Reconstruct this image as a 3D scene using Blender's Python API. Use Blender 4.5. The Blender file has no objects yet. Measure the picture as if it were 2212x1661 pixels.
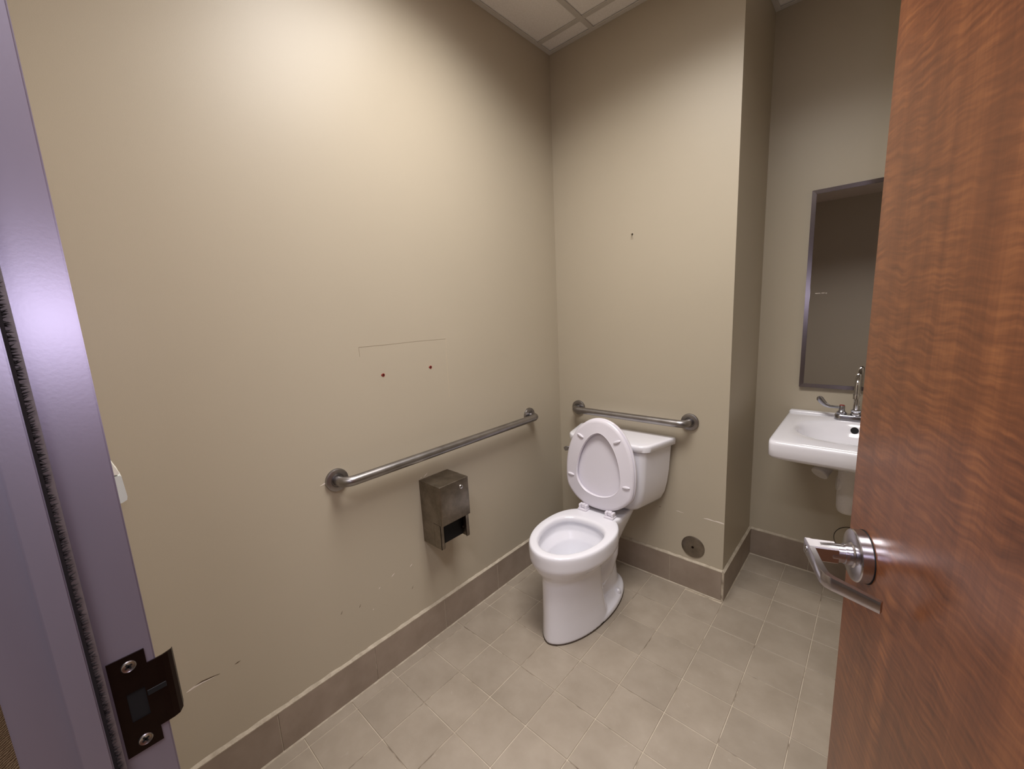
import bpy, bmesh, math, random
from mathutils import Vector, Matrix
random.seed(7)
D = bpy.data
SC = bpy.context.scene
COL = SC.collection
PI = math.pi

# ------------------------------------------------------------------ camera
CAM = Vector((1.39834, -1.94692, 1.40776))
RGT = Vector((0.74377, 0.66657, -0.04999))
DWN = Vector((0.07693, -0.15965, -0.98417))
FWD = Vector((-0.66400, 0.72815, -0.17002))
cd = D.cameras.new('camera'); cam = D.objects.new('camera', cd); COL.objects.link(cam)
cd.sensor_fit = 'HORIZONTAL'; cd.sensor_width = 36.0; cd.lens = 888.1 / 2212 * 36
cd.clip_start = 0.01; cd.clip_end = 60
m = Matrix((RGT, -DWN, -FWD)).transposed().to_4x4(); m.translation = CAM
cam.matrix_world = m
SC.camera = cam

# ------------------------------------------------------------------ world, light, exposure
w = D.worlds.new('world'); SC.world = w; w.use_nodes = True
w.node_tree.nodes['Background'].inputs[0].default_value = (0.5, 0.5, 0.55, 1)
w.node_tree.nodes['Background'].inputs[1].default_value = 0.0
SC.view_settings.view_transform = 'Standard'
SC.view_settings.look = 'None'
SC.view_settings.gamma = 1.0
SC.view_settings.use_curve_mapping = False
SC.view_settings.exposure = 0.05


def area(name, loc, sx, sy, power, color, spread=180, rot=(0, 0, 0)):
    l = D.lights.new(name, 'AREA'); l.shape = 'RECTANGLE'; l.size = sx; l.size_y = sy
    l.energy = power; l.color = color; l.spread = math.radians(spread)
    o = D.objects.new(name, l); COL.objects.link(o); o.location = loc; o.rotation_euler = rot
    return o


HC = 2.71            # ceiling height
YD = -1.935          # inner face of the doorway wall
XR = 2.02            # right wall
YA = 0.512           # far wall of the sink alcove
XP = 0.914           # side face of the boxed-out wall
# ceiling troffer over the room (recessed, louvred, so its beam is cut off towards the horizon)
area('room_troffer_light', (0.895, -1.025, HC - 0.012), 0.98, 0.52, 26.5, (1.0, 0.975, 0.955), spread=150)
# corridor troffer outside the door
area('corridor_troffer_light', (1.22, -2.30, 2.68), 1.1, 0.4, 32, (0.94, 0.93, 1.0), spread=140)
# the cool LED of the phone that took the picture, beside its lens
fl = D.lights.new('phone_led_light', 'POINT'); fl.energy = 4.2; fl.color = (0.80, 0.77, 1.0); fl.shadow_soft_size = 0.012
fo = D.objects.new('phone_led_light', fl); COL.objects.link(fo); fo.location = CAM + RGT * 0.02 - DWN * 0.03 - FWD * 0.02


# ------------------------------------------------------------------ materials
def lin(c):
    return tuple((v / 12.92 if v <= 0.04045 else ((v + 0.055) / 1.055) ** 2.4) for v in (x / 255 for x in c))


class NT:
    def __init__(self, name):
        self.m = D.materials.new(name); self.m.use_nodes = True
        self.t = self.m.node_tree; self.b = self.t.nodes['Principled BSDF']

    def n(self, typ, **kw):
        nd = self.t.nodes.new(typ)
        for k, v in kw.items():
            if k.startswith('i_'):
                key = k[2:]
                key = int(key) if key.isdigit() else key.replace('_', ' ')
                nd.inputs[key].default_value = v
            else:
                setattr(nd, k, v)
        return nd

    def l(self, a, b):
        self.t.links.new(a, b)

    def math(self, op, a, b=None):
        nd = self.n('ShaderNodeMath', operation=op)
        for i, v in enumerate((a, b)):
            if v is None: continue
            if isinstance(v, (int, float)): nd.inputs[i].default_value = v
            else: self.l(v, nd.inputs[i])
        return nd.outputs[0]

    def ramp(self, fac, stops):
        nd = self.n('ShaderNodeValToRGB')
        e = nd.color_ramp.elements
        while len(e) < len(stops): e.new(0.5)
        for el, (p, c) in zip(e, stops):
            el.position = p; el.color = (*c, 1)
        self.l(fac, nd.inputs[0]); return nd.outputs[0]

    def mix(self, fac, a, b, mode='MIX'):
        nd = self.n('ShaderNodeMix', data_type='RGBA', blend_type=mode)
        for sock, v in ((nd.inputs[0], fac), (nd.inputs[6], a), (nd.inputs[7], b)):
            if isinstance(v, (int, float)): sock.default_value = v
            elif isinstance(v, tuple): sock.default_value = (*v, 1) if len(v) == 3 else v
            else: self.l(v, sock)
        return nd.outputs[2]

    def pos(self):
        return self.n('ShaderNodeNewGeometry').outputs['Position']

    def obj(self):
        return self.n('ShaderNodeTexCoord').outputs['Object']

    def scaled(self, vec, s):
        nd = self.n('ShaderNodeMapping'); self.l(vec, nd.inputs[0]); nd.inputs['Scale'].default_value = s
        return nd.outputs[0]

    def noise(self, vec, scale, detail=3, rough=0.55, dist=0.0):
        nd = self.n('ShaderNodeTexNoise'); self.l(vec, nd.inputs['Vector'])
        nd.inputs['Scale'].default_value = scale; nd.inputs['Detail'].default_value = detail
        nd.inputs['Roughness'].default_value = rough; nd.inputs['Distortion'].default_value = dist
        return nd.outputs['Fac']

    def bump(self, h, strength, dist=0.002):
        nd = self.n('ShaderNodeBump'); nd.inputs['Strength'].default_value = strength
        nd.inputs['Distance'].default_value = dist
        self.l(h, nd.inputs['Height']); self.l(nd.outputs[0], self.b.inputs['Normal'])

    def set(self, base=None, rough=None, metal=None, spec=None, coat=None, coatr=None):
        B = self.b.inputs
        for k, v in (('Base Color', base), ('Roughness', rough), ('Metallic', metal),
                     ('Specular IOR Level', spec), ('Coat Weight', coat), ('Coat Roughness', coatr)):
            if v is None: continue
            if isinstance(v, (int, float)): B[k].default_value = v
            elif isinstance(v, tuple): B[k].default_value = (*v, 1)
            else: self.l(v, B[k])
        return self.m


def plain(name, rgb, rough=0.5, metal=0.0, spec=0.5, var=0.06, scale=30):
    """one colour with a light procedural mottling"""
    t = NT(name); c = lin(rgb)
    f = t.noise(t.obj(), scale, 3)
    col = t.mix(f, tuple(v * (1 - var) for v in c), tuple(min(1, v * (1 + var)) for v in c))
    return t.set(col, rough, metal, spec)


M = {}
# painted wall: warm beige eggshell with roller stipple
t = NT('wall_paint'); p = t.pos()
f = t.noise(p, 1.6, 3); c = lin((179, 168, 149))
col = t.mix(f, tuple(v * 0.95 for v in c), tuple(v * 1.04 for v in c))
t.bump(t.noise(p, 420, 2), 0.10, 0.001)
M['wall'] = t.set(col, 0.42, 0, 0.4)
# floor tile
t = NT('floor_tile'); p = t.pos(); oi = t.n('ShaderNodeObjectInfo').outputs['Random']
f = t.noise(p, 7, 5, 0.6)
a = t.ramp(f, [(0.3, lin((145, 133, 118))), (0.7, lin((160, 148, 133)))])
f2 = t.noise(p, 26, 4, 0.7)
a = t.mix(t.math('MULTIPLY', t.math('GREATER_THAN', f2, 0.66), 0.15), a, lin((186, 174, 160)))
v = t.math('ADD', t.math('MULTIPLY', oi, 0.09), 0.955)
hv = t.n('ShaderNodeHueSaturation'); t.l(a, hv.inputs['Color']); t.l(v, hv.inputs['Value'])
t.bump(t.noise(p, 160, 3), 0.12, 0.001)
M['tile'] = t.set(hv.outputs[0], 0.46, 0, 0.35)
# baseboard tile
t = NT('baseboard_tile'); p = t.pos(); oi = t.n('ShaderNodeObjectInfo').outputs['Random']
f = t.noise(p, 9, 5, 0.6)
a = t.ramp(f, [(0.3, lin((137, 122, 108))), (0.7, lin((153, 138, 124)))])
v = t.math('ADD', t.math('MULTIPLY', oi, 0.1), 0.95)
hv = t.n('ShaderNodeHueSaturation'); t.l(a, hv.inputs['Color']); t.l(v, hv.inputs['Value'])
t.bump(t.noise(p, 160, 3), 0.12, 0.001)
M['base'] = t.set(hv.outputs[0], 0.42, 0, 0.4)
# grout: pale with patches of dark soil
t = NT('grout'); p = t.pos()
a = t.ramp(t.noise(p, 5.5, 4, 0.7), [(0.34, lin((112, 98, 84))), (0.47, lin((184, 171, 152))), (0.75, lin((204, 192, 174)))])
t.bump(t.noise(p, 300, 2), 0.3, 0.001)
M['grout'] = t.set(a, 0.85, 0, 0.2)
t = NT('caulk'); p = t.pos()
a = t.ramp(t.noise(p, 30, 4, 0.7), [(0.3, lin((158, 146, 128))), (0.7, lin((188, 176, 158)))])
t.bump(t.noise(p, 120, 3), 0.5, 0.002)
M['caulk'] = t.set(a, 0.7, 0, 0.3)
# vitreous china
t = NT('porcelain'); f = t.noise(t.obj(), 6, 2)
M['porcelain'] = t.set(t.mix(f, lin((228, 226, 232)), lin((233, 231, 237))), 0.12, 0, 0.5, 0.3, 0.05)
M['seat'] = plain('seat_plastic', (224, 219, 227), 0.28, 0, 0.5, 0.01)
# brushed stainless steel
t = NT('brushed_steel'); p = t.obj()
f = t.noise(p, 14, 4, 0.6); g = t.noise(t.scaled(p, (600, 600, 40)), 1, 2)
t.bump(g, 0.06, 0.0005)
M['steel'] = t.set(t.ramp(f, [(0.3, lin((142, 138, 137))), (0.7, lin((160, 156, 155)))]), t.math('ADD', t.math('MULTIPLY', f, 0.16), 0.27), 1.0)
t = NT('dispenser_steel'); p = t.obj()
f = t.noise(p, 22, 5, 0.65); g = t.noise(t.scaled(p, (60, 60, 900)), 1, 2)
t.bump(g, 0.08, 0.0005)
M['steel_dull'] = t.set(t.ramp(f, [(0.3, lin((118, 110, 100))), (0.7, lin((150, 141, 130)))]), t.math('ADD', t.math('MULTIPLY', f, 0.2), 0.27), 1.0)
t = NT('satin_chrome'); p = t.obj(); g = t.noise(t.scaled(p, (40, 900, 900)), 1, 2)
t.bump(g, 0.05, 0.0004)
M['satin'] = t.set(t.mix(g, lin((178, 174, 180)), lin((196, 192, 198))), 0.22, 1.0)
M['chrome'] = plain('chrome', (214, 214, 220), 0.07, 1.0, 0.5, 0.02)
M['chrome_dull'] = plain('dull_chrome', (176, 176, 182), 0.22, 1.0, 0.5, 0.04)
M['frame_steel'] = plain('mirror_frame_steel', (140, 132, 134), 0.25, 1.0, 0.5, 0.05)
t = NT('mirror_glass'); f = t.noise(t.obj(), 2.5, 2)
M['mirror'] = t.set(t.mix(f, (0.66, 0.65, 0.63), (0.69, 0.68, 0.66)), 0.012, 1.0)
M['black'] = plain('black_recess', (14, 13, 14), 0.7, 0, 0.3)
M['dark_steel'] = plain('dark_oxidised_steel', (52, 42, 38), 0.38, 1.0, 0.5, 0.2, 60)
M['seal'] = plain('dark_seal', (72, 60, 50), 0.8, 0, 0.2, 0.3, 60)
M['screw'] = plain('screw_steel', (165, 160, 158), 0.3, 1.0)
# painted steel door frame: grey-mauve satin enamel with a few drips
t = NT('frame_paint'); p = t.obj()
f = t.noise(t.scaled(p, (8, 8, 2)), 1, 4)
t.bump(t.noise(p, 260, 2), 0.04, 0.001)
M['frame'] = t.set(t.ramp(f, [(0.3, lin((138, 131, 142))), (0.7, lin((146, 138, 150)))]), 0.36, 0.6, 0.8)
M['pile'] = plain('brush_pile', (26, 21, 22), 0.95, 0, 0.2, 0.3, 200)
M['pile_fin'] = plain('brush_fin', (96, 86, 84), 0.5, 0, 0.4, 0.2, 200)
# figured veneer: vertical ribbons crossed by fiddleback ripples, lacquered
t = NT('figured_veneer'); p = t.obj()
rib = t.noise(t.scaled(p, (22, 22, 0.7)), 1, 4, 0.6)
fine = t.noise(t.scaled(p, (320, 320, 7)), 1, 3, 0.6)
warp = t.noise(t.scaled(p, (16, 16, 9)), 1, 2, 0.5)
sep = t.n('ShaderNodeSeparateXYZ'); t.l(p, sep.inputs[0])
zz = t.math('ADD', sep.outputs[2], t.math('MULTIPLY', warp, 0.03))
zz = t.math('ADD', zz, t.math('MULTIPLY', sep.outputs[0], 0.05))
cv = t.n('ShaderNodeCombineXYZ'); t.l(t.math('MULTIPLY', sep.outputs[0], 16.0), cv.inputs[0]); t.l(t.math('MULTIPLY', zz, 150.0), cv.inputs[2])
rip = t.noise(cv.outputs[0], 1.0, 2, 0.5)
amp = t.noise(t.scaled(p, (14, 14, 3)), 1, 2, 0.5)
h = t.math('ADD', t.math('MULTIPLY', rib, 0.50), t.math('MULTIPLY', fine, 0.16))
h = t.math('ADD', h, t.math('MULTIPLY', t.math('SUBTRACT', rip, 0.5), t.math('MULTIPLY', amp, 1.1)))
h = t.math('ADD', h, 0.17)
wcol = t.ramp(h, [(0.25, lin((74, 39, 23))), (0.5, lin((112, 64, 37))), (0.75, lin((148, 92, 53)))])
M['veneer'] = t.set(wcol, 0.33, 0, 0.45, 0.25, 0.2)
M['ceiling'] = None
t = NT('ceiling_panel'); p = t.pos()
a = t.ramp(t.noise(p, 130, 4, 0.7), [(0.3, lin((226, 221, 214))), (0.6, lin((236, 231, 226)))])
t.bump(t.noise(p, 220, 3), 0.3, 0.002)
M['ceiling'] = t.set(a, 0.9, 0, 0.2)
M['tbar'] = plain('ceiling_grid_paint', (196, 190, 182), 0.5, 0, 0.4, 0.02)
M['white_plastic'] = plain('white_plastic', (226, 224, 212), 0.4, 0, 0.5, 0.01)
M['lens'] = plain('sensor_lens', (205, 210, 206), 0.22, 0, 0.5, 0.02)
M['wrap'] = None
t = NT('pipe_wrap'); p = t.obj()
t.bump(t.noise(p, 60, 3), 0.6, 0.004)
M['wrap'] = t.set(t.mix(t.noise(p, 20, 3), lin((206, 200, 196)), lin((220, 214, 210))), 0.45, 0, 0.4)
M['red'] = plain('red_plastic', (132, 44, 36), 0.5, 0, 0.4)
M['chip'] = plain('bare_plaster', (226, 216, 206), 0.8, 0, 0.2, 0.05, 90)
M['mark'] = plain('dark_scuff', (96, 82, 66), 0.7, 0, 0.2, 0.1, 90)
M['faint'] = plain('faint_outline', (156, 144, 124), 0.5, 0, 0.3, 0.1, 90)
M['ridge'] = plain('paint_ridge', (205, 190, 166), 0.5, 0, 0.3, 0.05, 90)
t = NT('corridor_carpet'); p = t.pos()
wv = t.n('ShaderNodeTexWave', wave_type='BANDS', bands_direction='DIAGONAL'); t.l(p, wv.inputs['Vector'])
wv.inputs['Scale'].default_value = 42; wv.inputs['Distortion'].default_value = 5; wv.inputs['Detail'].default_value = 2
f = t.math('MULTIPLY', wv.outputs['Fac'], t.noise(p, 300, 3))
a = t.ramp(f, [(0.1, lin((92, 70, 50))), (0.5, lin((172, 142, 110)))])
t.bump(f, 0.6, 0.004)
M['carpet'] = t.set(a, 0.95, 0, 0.1)
t = NT('troffer_glow'); f = t.noise(t.obj(), 3, 1)
t.b.inputs['Emission Strength'].default_value = 4.0
t.l(t.mix(f, (1, .93, .86), (1, .94, .88)), t.b.inputs['Emission Color'])
M['glow'] = t.set((0.9, 0.9, 0.88), 0.6)
# water: clear with a mirror-like surface
t = NT('water')
tr = t.n('ShaderNodeBsdfTransparent'); tr.inputs[0].default_value = (0.90, 0.93, 0.95, 1)
gl = t.n('ShaderNodeBsdfGlossy'); gl.inputs['Roughness'].default_value = 0.02
fr = t.n('ShaderNodeFresnel'); fr.inputs['IOR'].default_value = 1.33
nb = t.n('ShaderNodeBump', i_Strength=0.1); t.l(t.noise(t.obj(), 30, 2), nb.inputs['Height']); t.l(nb.outputs[0], gl.inputs['Normal'])
mx = t.n('ShaderNodeMixShader'); t.l(fr.outputs[0], mx.inputs[0]); t.l(tr.outputs[0], mx.inputs[1]); t.l(gl.outputs[0], mx.inputs[2])
t.l(mx.outputs[0], t.t.nodes['Material Output'].inputs['Surface'])
M['water'] = t.m


# ------------------------------------------------------------------ mesh helpers
def finish(name, bm, mat, parent=None, smooth=False, loc=None, angle=40):
    bmesh.ops.remove_doubles(bm, verts=bm.verts, dist=1e-6)
    bmesh.ops.recalc_face_normals(bm, faces=bm.faces)
    me = D.meshes.new(name)
    if loc is not None:
        bmesh.ops.translate(bm, verts=bm.verts, vec=-Vector(loc))
    bm.to_mesh(me); bm.free()
    if smooth:
        for pl in me.polygons: pl.use_smooth = True
        if angle < 180:
            me.set_sharp_from_angle(angle=math.radians(angle))
    me.materials.append(M[mat])
    o = D.objects.new(name, me); COL.objects.link(o)
    if loc is not None: o.location = loc
    if parent is not None:
        o.parent = parent
        o.matrix_parent_inverse = Matrix.Translation(-Vector(parent.location)) if parent.rotation_euler.z == 0 else Matrix.Identity(4)
    return o


def box(bm, x0, x1, y0, y1, z0, z1, bev=0.0, seg=2):
    r = bmesh.ops.create_cube(bm, size=1)
    vs = r['verts']
    for v in vs:
        v.co = Vector((x0 + (v.co.x + .5) * (x1 - x0), y0 + (v.co.y + .5) * (y1 - y0), z0 + (v.co.z + .5) * (z1 - z0)))
    if bev > 0:
        es = list({e for v in vs for e in v.link_edges})
        bmesh.ops.bevel(bm, geom=es, offset=bev, segments=seg, affect='EDGES', profile=0.5)
    return vs


def loft(bm, rings, cap0=True, cap1=True, closed=True):
    vr = [[bm.verts.new(p) for p in r] for r in rings]
    n = len(vr[0])
    for a, b in zip(vr, vr[1:]):
        for i in range(n if closed else n - 1):
            j = (i + 1) % n
            bm.faces.new((a[i], a[j], b[j], b[i]))
    if cap0: bm.faces.new(list(reversed(vr[0])))
    if cap1: bm.faces.new(vr[-1])
    return vr


def tube(bm, path, rad, n=16, caps=True, flat=None):
    """swept circle along a list of points; rad number or list; flat=(a,b) elliptical scale pair list"""
    P = [Vector(q) for q in path]
    rings = []
    up = None
    for i, q in enumerate(P):
        d = (P[min(i + 1, len(P) - 1)] - P[max(i - 1, 0)]).normalized()
        if up is None:
            up = Vector((0, 0, 1)) if abs(d.z) < 0.9 else Vector((0, 1, 0))
        s = d.cross(up).normalized(); up = s.cross(d).normalized()
        r = rad[i] if isinstance(rad, (list, tuple)) else rad
        ra, rb = r if isinstance(r, tuple) else (r, r)
        rings.append([q + s * (ra * math.cos(2 * PI * k / n)) + up * (rb * math.sin(2 * PI * k / n)) for k in range(n)])
    return loft(bm, rings, caps, caps)


def lathe(bm, prof, center, axis, n=32):
    """prof: list of (radius, distance along axis)"""
    ax = Vector(axis).normalized(); c = Vector(center)
    u = ax.orthogonal().normalized(); v = ax.cross(u)
    rings = []
    for r, d in prof:
        rings.append([c + ax * d + (u * math.cos(2 * PI * k / n) + v * math.sin(2 * PI * k / n)) * max(r, 1e-5) for k in range(n)])
    return loft(bm, rings)


def arc(c, a, b, a0, a1, r, n=8):
    """points c + r*(cos*a + sin*b)"""
    c, a, b = Vector(c), Vector(a), Vector(b)
    return [c + (a * math.cos(a0 + (a1 - a0) * i / n) + b * math.sin(a0 + (a1 - a0) * i / n)) * r for i in range(n + 1)]


def root(name, loc=(0, 0, 0)):
    o = D.objects.new(name, None); COL.objects.link(o); o.location = loc
    o.empty_display_size = 0.05
    return o


def tag(o, label, cat, group=None):
    o['label'] = label; o['category'] = cat
    if group: o['group'] = group
    return o


def struct(o, label=None):
    o['kind'] = 'structure'
    if label: o['label'] = label
    return o


def copy_child(src, parent, loc, scale=None, name=None):
    c = src.copy(); COL.objects.link(c); c.parent = parent; c.location = loc
    c.matrix_parent_inverse = Matrix.Translation(-Vector(parent.location))
    if scale: c.scale = scale
    return c


# ------------------------------------------------------------------ room shell
S = 0.1735
def TX(i): return (i + 0.33) * S          # grout line parallel to left wall
def TY(j): return (-j - 3.15) * S         # grout line parallel to back wall (j grows towards the door)

bm = bmesh.new(); box(bm, -0.12, XR + 0.12, YD - 0.115, 0.66, -0.06, -0.0022)
floor = struct(finish('floor', bm, 'grout'), 'taupe square tiled floor with pale grout lines')

tile_cache = {}
def tile(x0, x1, y0, y1, thick, parent, mat, nm='tile', ax='z', at=0.0, g=0.0014, outward=1):
    """a slab with bevelled edges on plane axis ax; shares meshes between equal sizes"""
    w_, h_ = round(x1 - x0 - 2 * g, 4), round(y1 - y0 - 2 * g, 4)
    if w_ < 0.004 or h_ < 0.004: return None
    key = (w_, h_, thick, ax, mat, nm, outward)
    if key not in tile_cache:
        b = bmesh.new()
        if ax == 'z': vs = box(b, -w_ / 2, w_ / 2, -h_ / 2, h_ / 2, -thick, 0)
        elif ax == 'x': vs = box(b, -thick if outward > 0 else 0, 0 if outward > 0 else thick, -w_ / 2, w_ / 2, -h_ / 2, h_ / 2)
        else: vs = box(b, -w_ / 2, w_ / 2, 0 if outward < 0 else -thick, thick if outward < 0 else 0, -h_ / 2, h_ / 2)
        bmesh.ops.bevel(b, geom=[e for e in b.edges], offset=0.0011, segments=1, affect='EDGES')
        me = D.meshes.new(nm); b.to_mesh(me); b.free(); me.materials.append(M[mat]); tile_cache[key] = me
    o = D.objects.new(nm, tile_cache[key]); COL.objects.link(o)
    cx, cy = (x0 + x1) / 2, (y0 + y1) / 2
    o.location = (cx, cy, at) if ax == 'z' else ((at, cx, cy) if ax == 'x' else (cx, at, cy))
    o.parent = parent; o.matrix_parent_inverse = Matrix.Translation(-Vector(parent.location))
    return o


xs = [0.0] + [TX(i) for i in range(0, 12) if TX(i) < XR] + [XR]
ys = [YD] + [TY(j) for j in range(8, -8, -1) if YD < TY(j) < YA] + [YA]
for a, b_ in zip(xs, xs[1:]):
    for c_, d_ in zip(ys, ys[1:]):
        mx_, my_ = (a + b_) / 2, (c_ + d_) / 2
        if mx_ < XP and c_ >= -0.005: continue
        top = min(d_, 0.0) if mx_ < XP else d_
        x0_ = a
        if my_ > 0 and a < XP + 0.004 < b_: x0_ = XP + 0.004
        tile(x0_, b_, c_, top, 0.012, floor, 'tile', at=random.uniform(-0.0004, 0.0004))

T_ = 0.12
def wallbox(name, x0, x1, y0, y1, z0, z1, label):
    b = bmesh.new(); box(b, x0, x1, y0, y1, z0, z1)
    return struct(finish(name, b, 'wall'), label)
wall_left = wallbox('wall_left', -T_, 0, YD - 0.103, 0.0, 0, HC + 0.12, 'beige painted wall carrying the long grab bar')
wall_back = wallbox('wall_back', -T_, XP, 0.0, YA + T_, 0, HC + 0.12, 'beige painted boxed out wall behind the toilet')
wall_alcove = wallbox('wall_alcove', XP, XR + T_, YA, YA + T_, 0, HC + 0.12, 'beige painted recessed wall behind the sink and mirror')
wall_right = wallbox('wall_right', XR, XR + T_, YD - 0.103, YA, 0, HC + 0.12, 'beige painted wall behind the open door')
# doorway wall with an opening x 0.735..1.751, up to z 2.49
XJ, XH, ZH = 0.786, 1.705, 2.44
bm = bmesh.new()
box(bm, 0, XJ - 0.03, YD - 0.092, YD, 0, HC + 0.12)
box(bm, XH + 0.03, XR, YD - 0.092, YD, 0, HC + 0.12)
box(bm, XJ - 0.03, XH + 0.03, YD - 0.092, YD, ZH + 0.03, HC + 0.12)
wall_front = struct(finish('wall_front', bm, 'wall'), 'beige painted wall around the doorway')

# ceiling: slab, wall angle, tee bars, lay-in panels
bm = bmesh.new(); box(bm, -T_, XR + T_, YD - 0.1, YA + T_, HC + 0.03, HC + 0.12)
ceiling = struct(finish('ceiling', bm, 'tbar'), 'white suspended ceiling of lay-in panels in a grey grid')
gx = [0.0, 0.262, 0.872, 1.482, XR]; gy = [YD, -1.330, -0.720, -0.112, 0.0, YA]
LX0, LX1, LY0, LY1 = 0.262, 1.482, -1.330, -0.720
for i in range(4):
    for j in range(4):
        x0, x1, y0, y1 = gx[i], gx[i + 1], gy[j], gy[j + 1]
        if i in (1, 2) and j == 1: continue
        tile(x0, x1, y0, y1, 0.012, ceiling, 'ceiling', 'ceiling_panel', at=HC + 0.018, g=0.003)
tile(XP, 1.482, 0.0, YA, 0.012, ceiling, 'ceiling', 'ceiling_panel', at=HC + 0.018, g=0.003)
tile(1.482, XR, 0.0, YA, 0.012, ceiling, 'ceiling', 'ceiling_panel', at=HC + 0.018, g=0.003)
def tee(x0, x1, y0, y1, nm='tee_bar', dz=0.0):
    b = bmesh.new(); box(b, x0, x1, y0, y1, HC + dz, HC + 0.0045 + dz, 0.0008, 1)
    if nm == 'tee_bar':
        if x1 - x0 < y1 - y0: box(b, (x0 + x1) / 2 - .001, (x0 + x1) / 2 + .001, y0, y1, HC + .004, HC + .03)
        else: box(b, x0, x1, (y0 + y1) / 2 - .001, (y0 + y1) / 2 + .001, HC + .004, HC + .03)
    else:
        if x1 - x0 < y1 - y0: box(b, (x0 if x0 < 1 else x1 - .0015), (x0 + .0015 if x0 < 1 else x1), y0, y1, HC + .003, HC + .022)
    return finish(nm, b, 'tbar', ceiling)
for gxx in (0.262, 1.482): tee(gxx - .012, gxx + .012, YD, 0.0 if gxx < XP else YA)
tee(0.872 - .012, 0.872 + .012, YD, LY0); tee(0.872 - .012, 0.872 + .012, LY1, 0.0)
tee(0.0, XR, -0.112 - .012, -0.112 + .012, dz=0.0003)
tee(0.0, XR, -0.720 - .012, -0.720 + .012, dz=0.0003)
tee(0.0, XR, -1.330 - .012, -1.330 + .012, dz=0.0003)
tee(0.0, 0.022, YD, 0.0, 'wall_angle', -0.0008); tee(0.022, XP, -0.022, 0.0, 'wall_angle', -0.0008)
tee(XP, XP + .022, 0.0, YA, 'wall_angle', -0.0008); tee(XP + .022, XR, YA - .022, YA, 'wall_angle', -0.0008)
tee(XR - .022, XR, YD, YA - .022, 'wall_angle', -0.0008); tee(0.022, XR - .022, YD, YD + .022, 'wall_angle', -0.0008)

# recessed louvred troffer
cl = tag(root('ceiling_light', (0.872, -1.025, HC)), 'recessed louvred fluorescent ceiling light over the open floor', 'ceiling light')
bm = bmesh.new()
for a in ((LX0 + .012, LX0 + .045, LY0 + .022, LY1 - .012), (LX1 - .045, LX1 - .012, LY0 + .022, LY1 - .012)): box(bm, *a, HC + .0005, HC + .02)
for a in ((LX0 + .045, LX1 - .045, LY0 + .022, LY0 + .05), (LX0 + .045, LX1 - .045, LY1 - .045, LY1 - .012)): box(bm, *a, HC + .0005, HC + .02)
finish('frame', bm, 'tbar', cl)
bm = bmesh.new(); box(bm, LX0 + .045, LX1 - .045, LY0 + .05, LY1 - .045, HC + .018, HC + .024); finish('diffuser', bm, 'glow', cl)
for k in range(1, 9):
    xk = LX0 + .045 + (LX1 - LX0 - .09) * k / 9
    bm = bmesh.new(); box(bm, xk - .003, xk + .003, LY0 + .05, LY1 - .045, HC - .004, HC + .018); finish('louver_blade', bm, 'satin', cl)

# corridor outside the door
bm = bmesh.new(); box(bm, -2.6, 4.0, -4.40, YD - 0.115, -0.06, 0.0)
struct(finish('floor_corridor', bm, 'carpet'), 'brown woven corridor carpet outside the door')
bm = bmesh.new(); box(bm, -2.6, 4.0, -4.52, -4.40, 0, HC + .1)
struct(finish('wall_corridor', bm, 'wall'), 'beige corridor wall facing the doorway, seen in the mirror')
bm = bmesh.new(); box(bm, -2.6, -T_, YD - 0.103, YD - 0.003, 0, HC + .1); box(bm, XR + T_, 4.0, YD - 0.103, YD - 0.003, 0, HC + .1)
struct(finish('wall_corridor_near', bm, 'wall'), 'beige corridor wall beside the doorway')
bm = bmesh.new(); box(bm, -2.72, -2.6, -4.52, YD - .003, 0, HC + .1); box(bm, 4.0, 4.12, -4.52, YD - .003, 0, HC + .1)
struct(finish('wall_corridor_ends', bm, 'wall'), 'beige end walls of the corridor')
bm = bmesh.new(); box(bm, -2.72, 4.12, -4.52, YD - .1, 2.7, 2.8)
struct(finish('ceiling_corridor', bm, 'ceiling'), 'white corridor ceiling')

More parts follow.
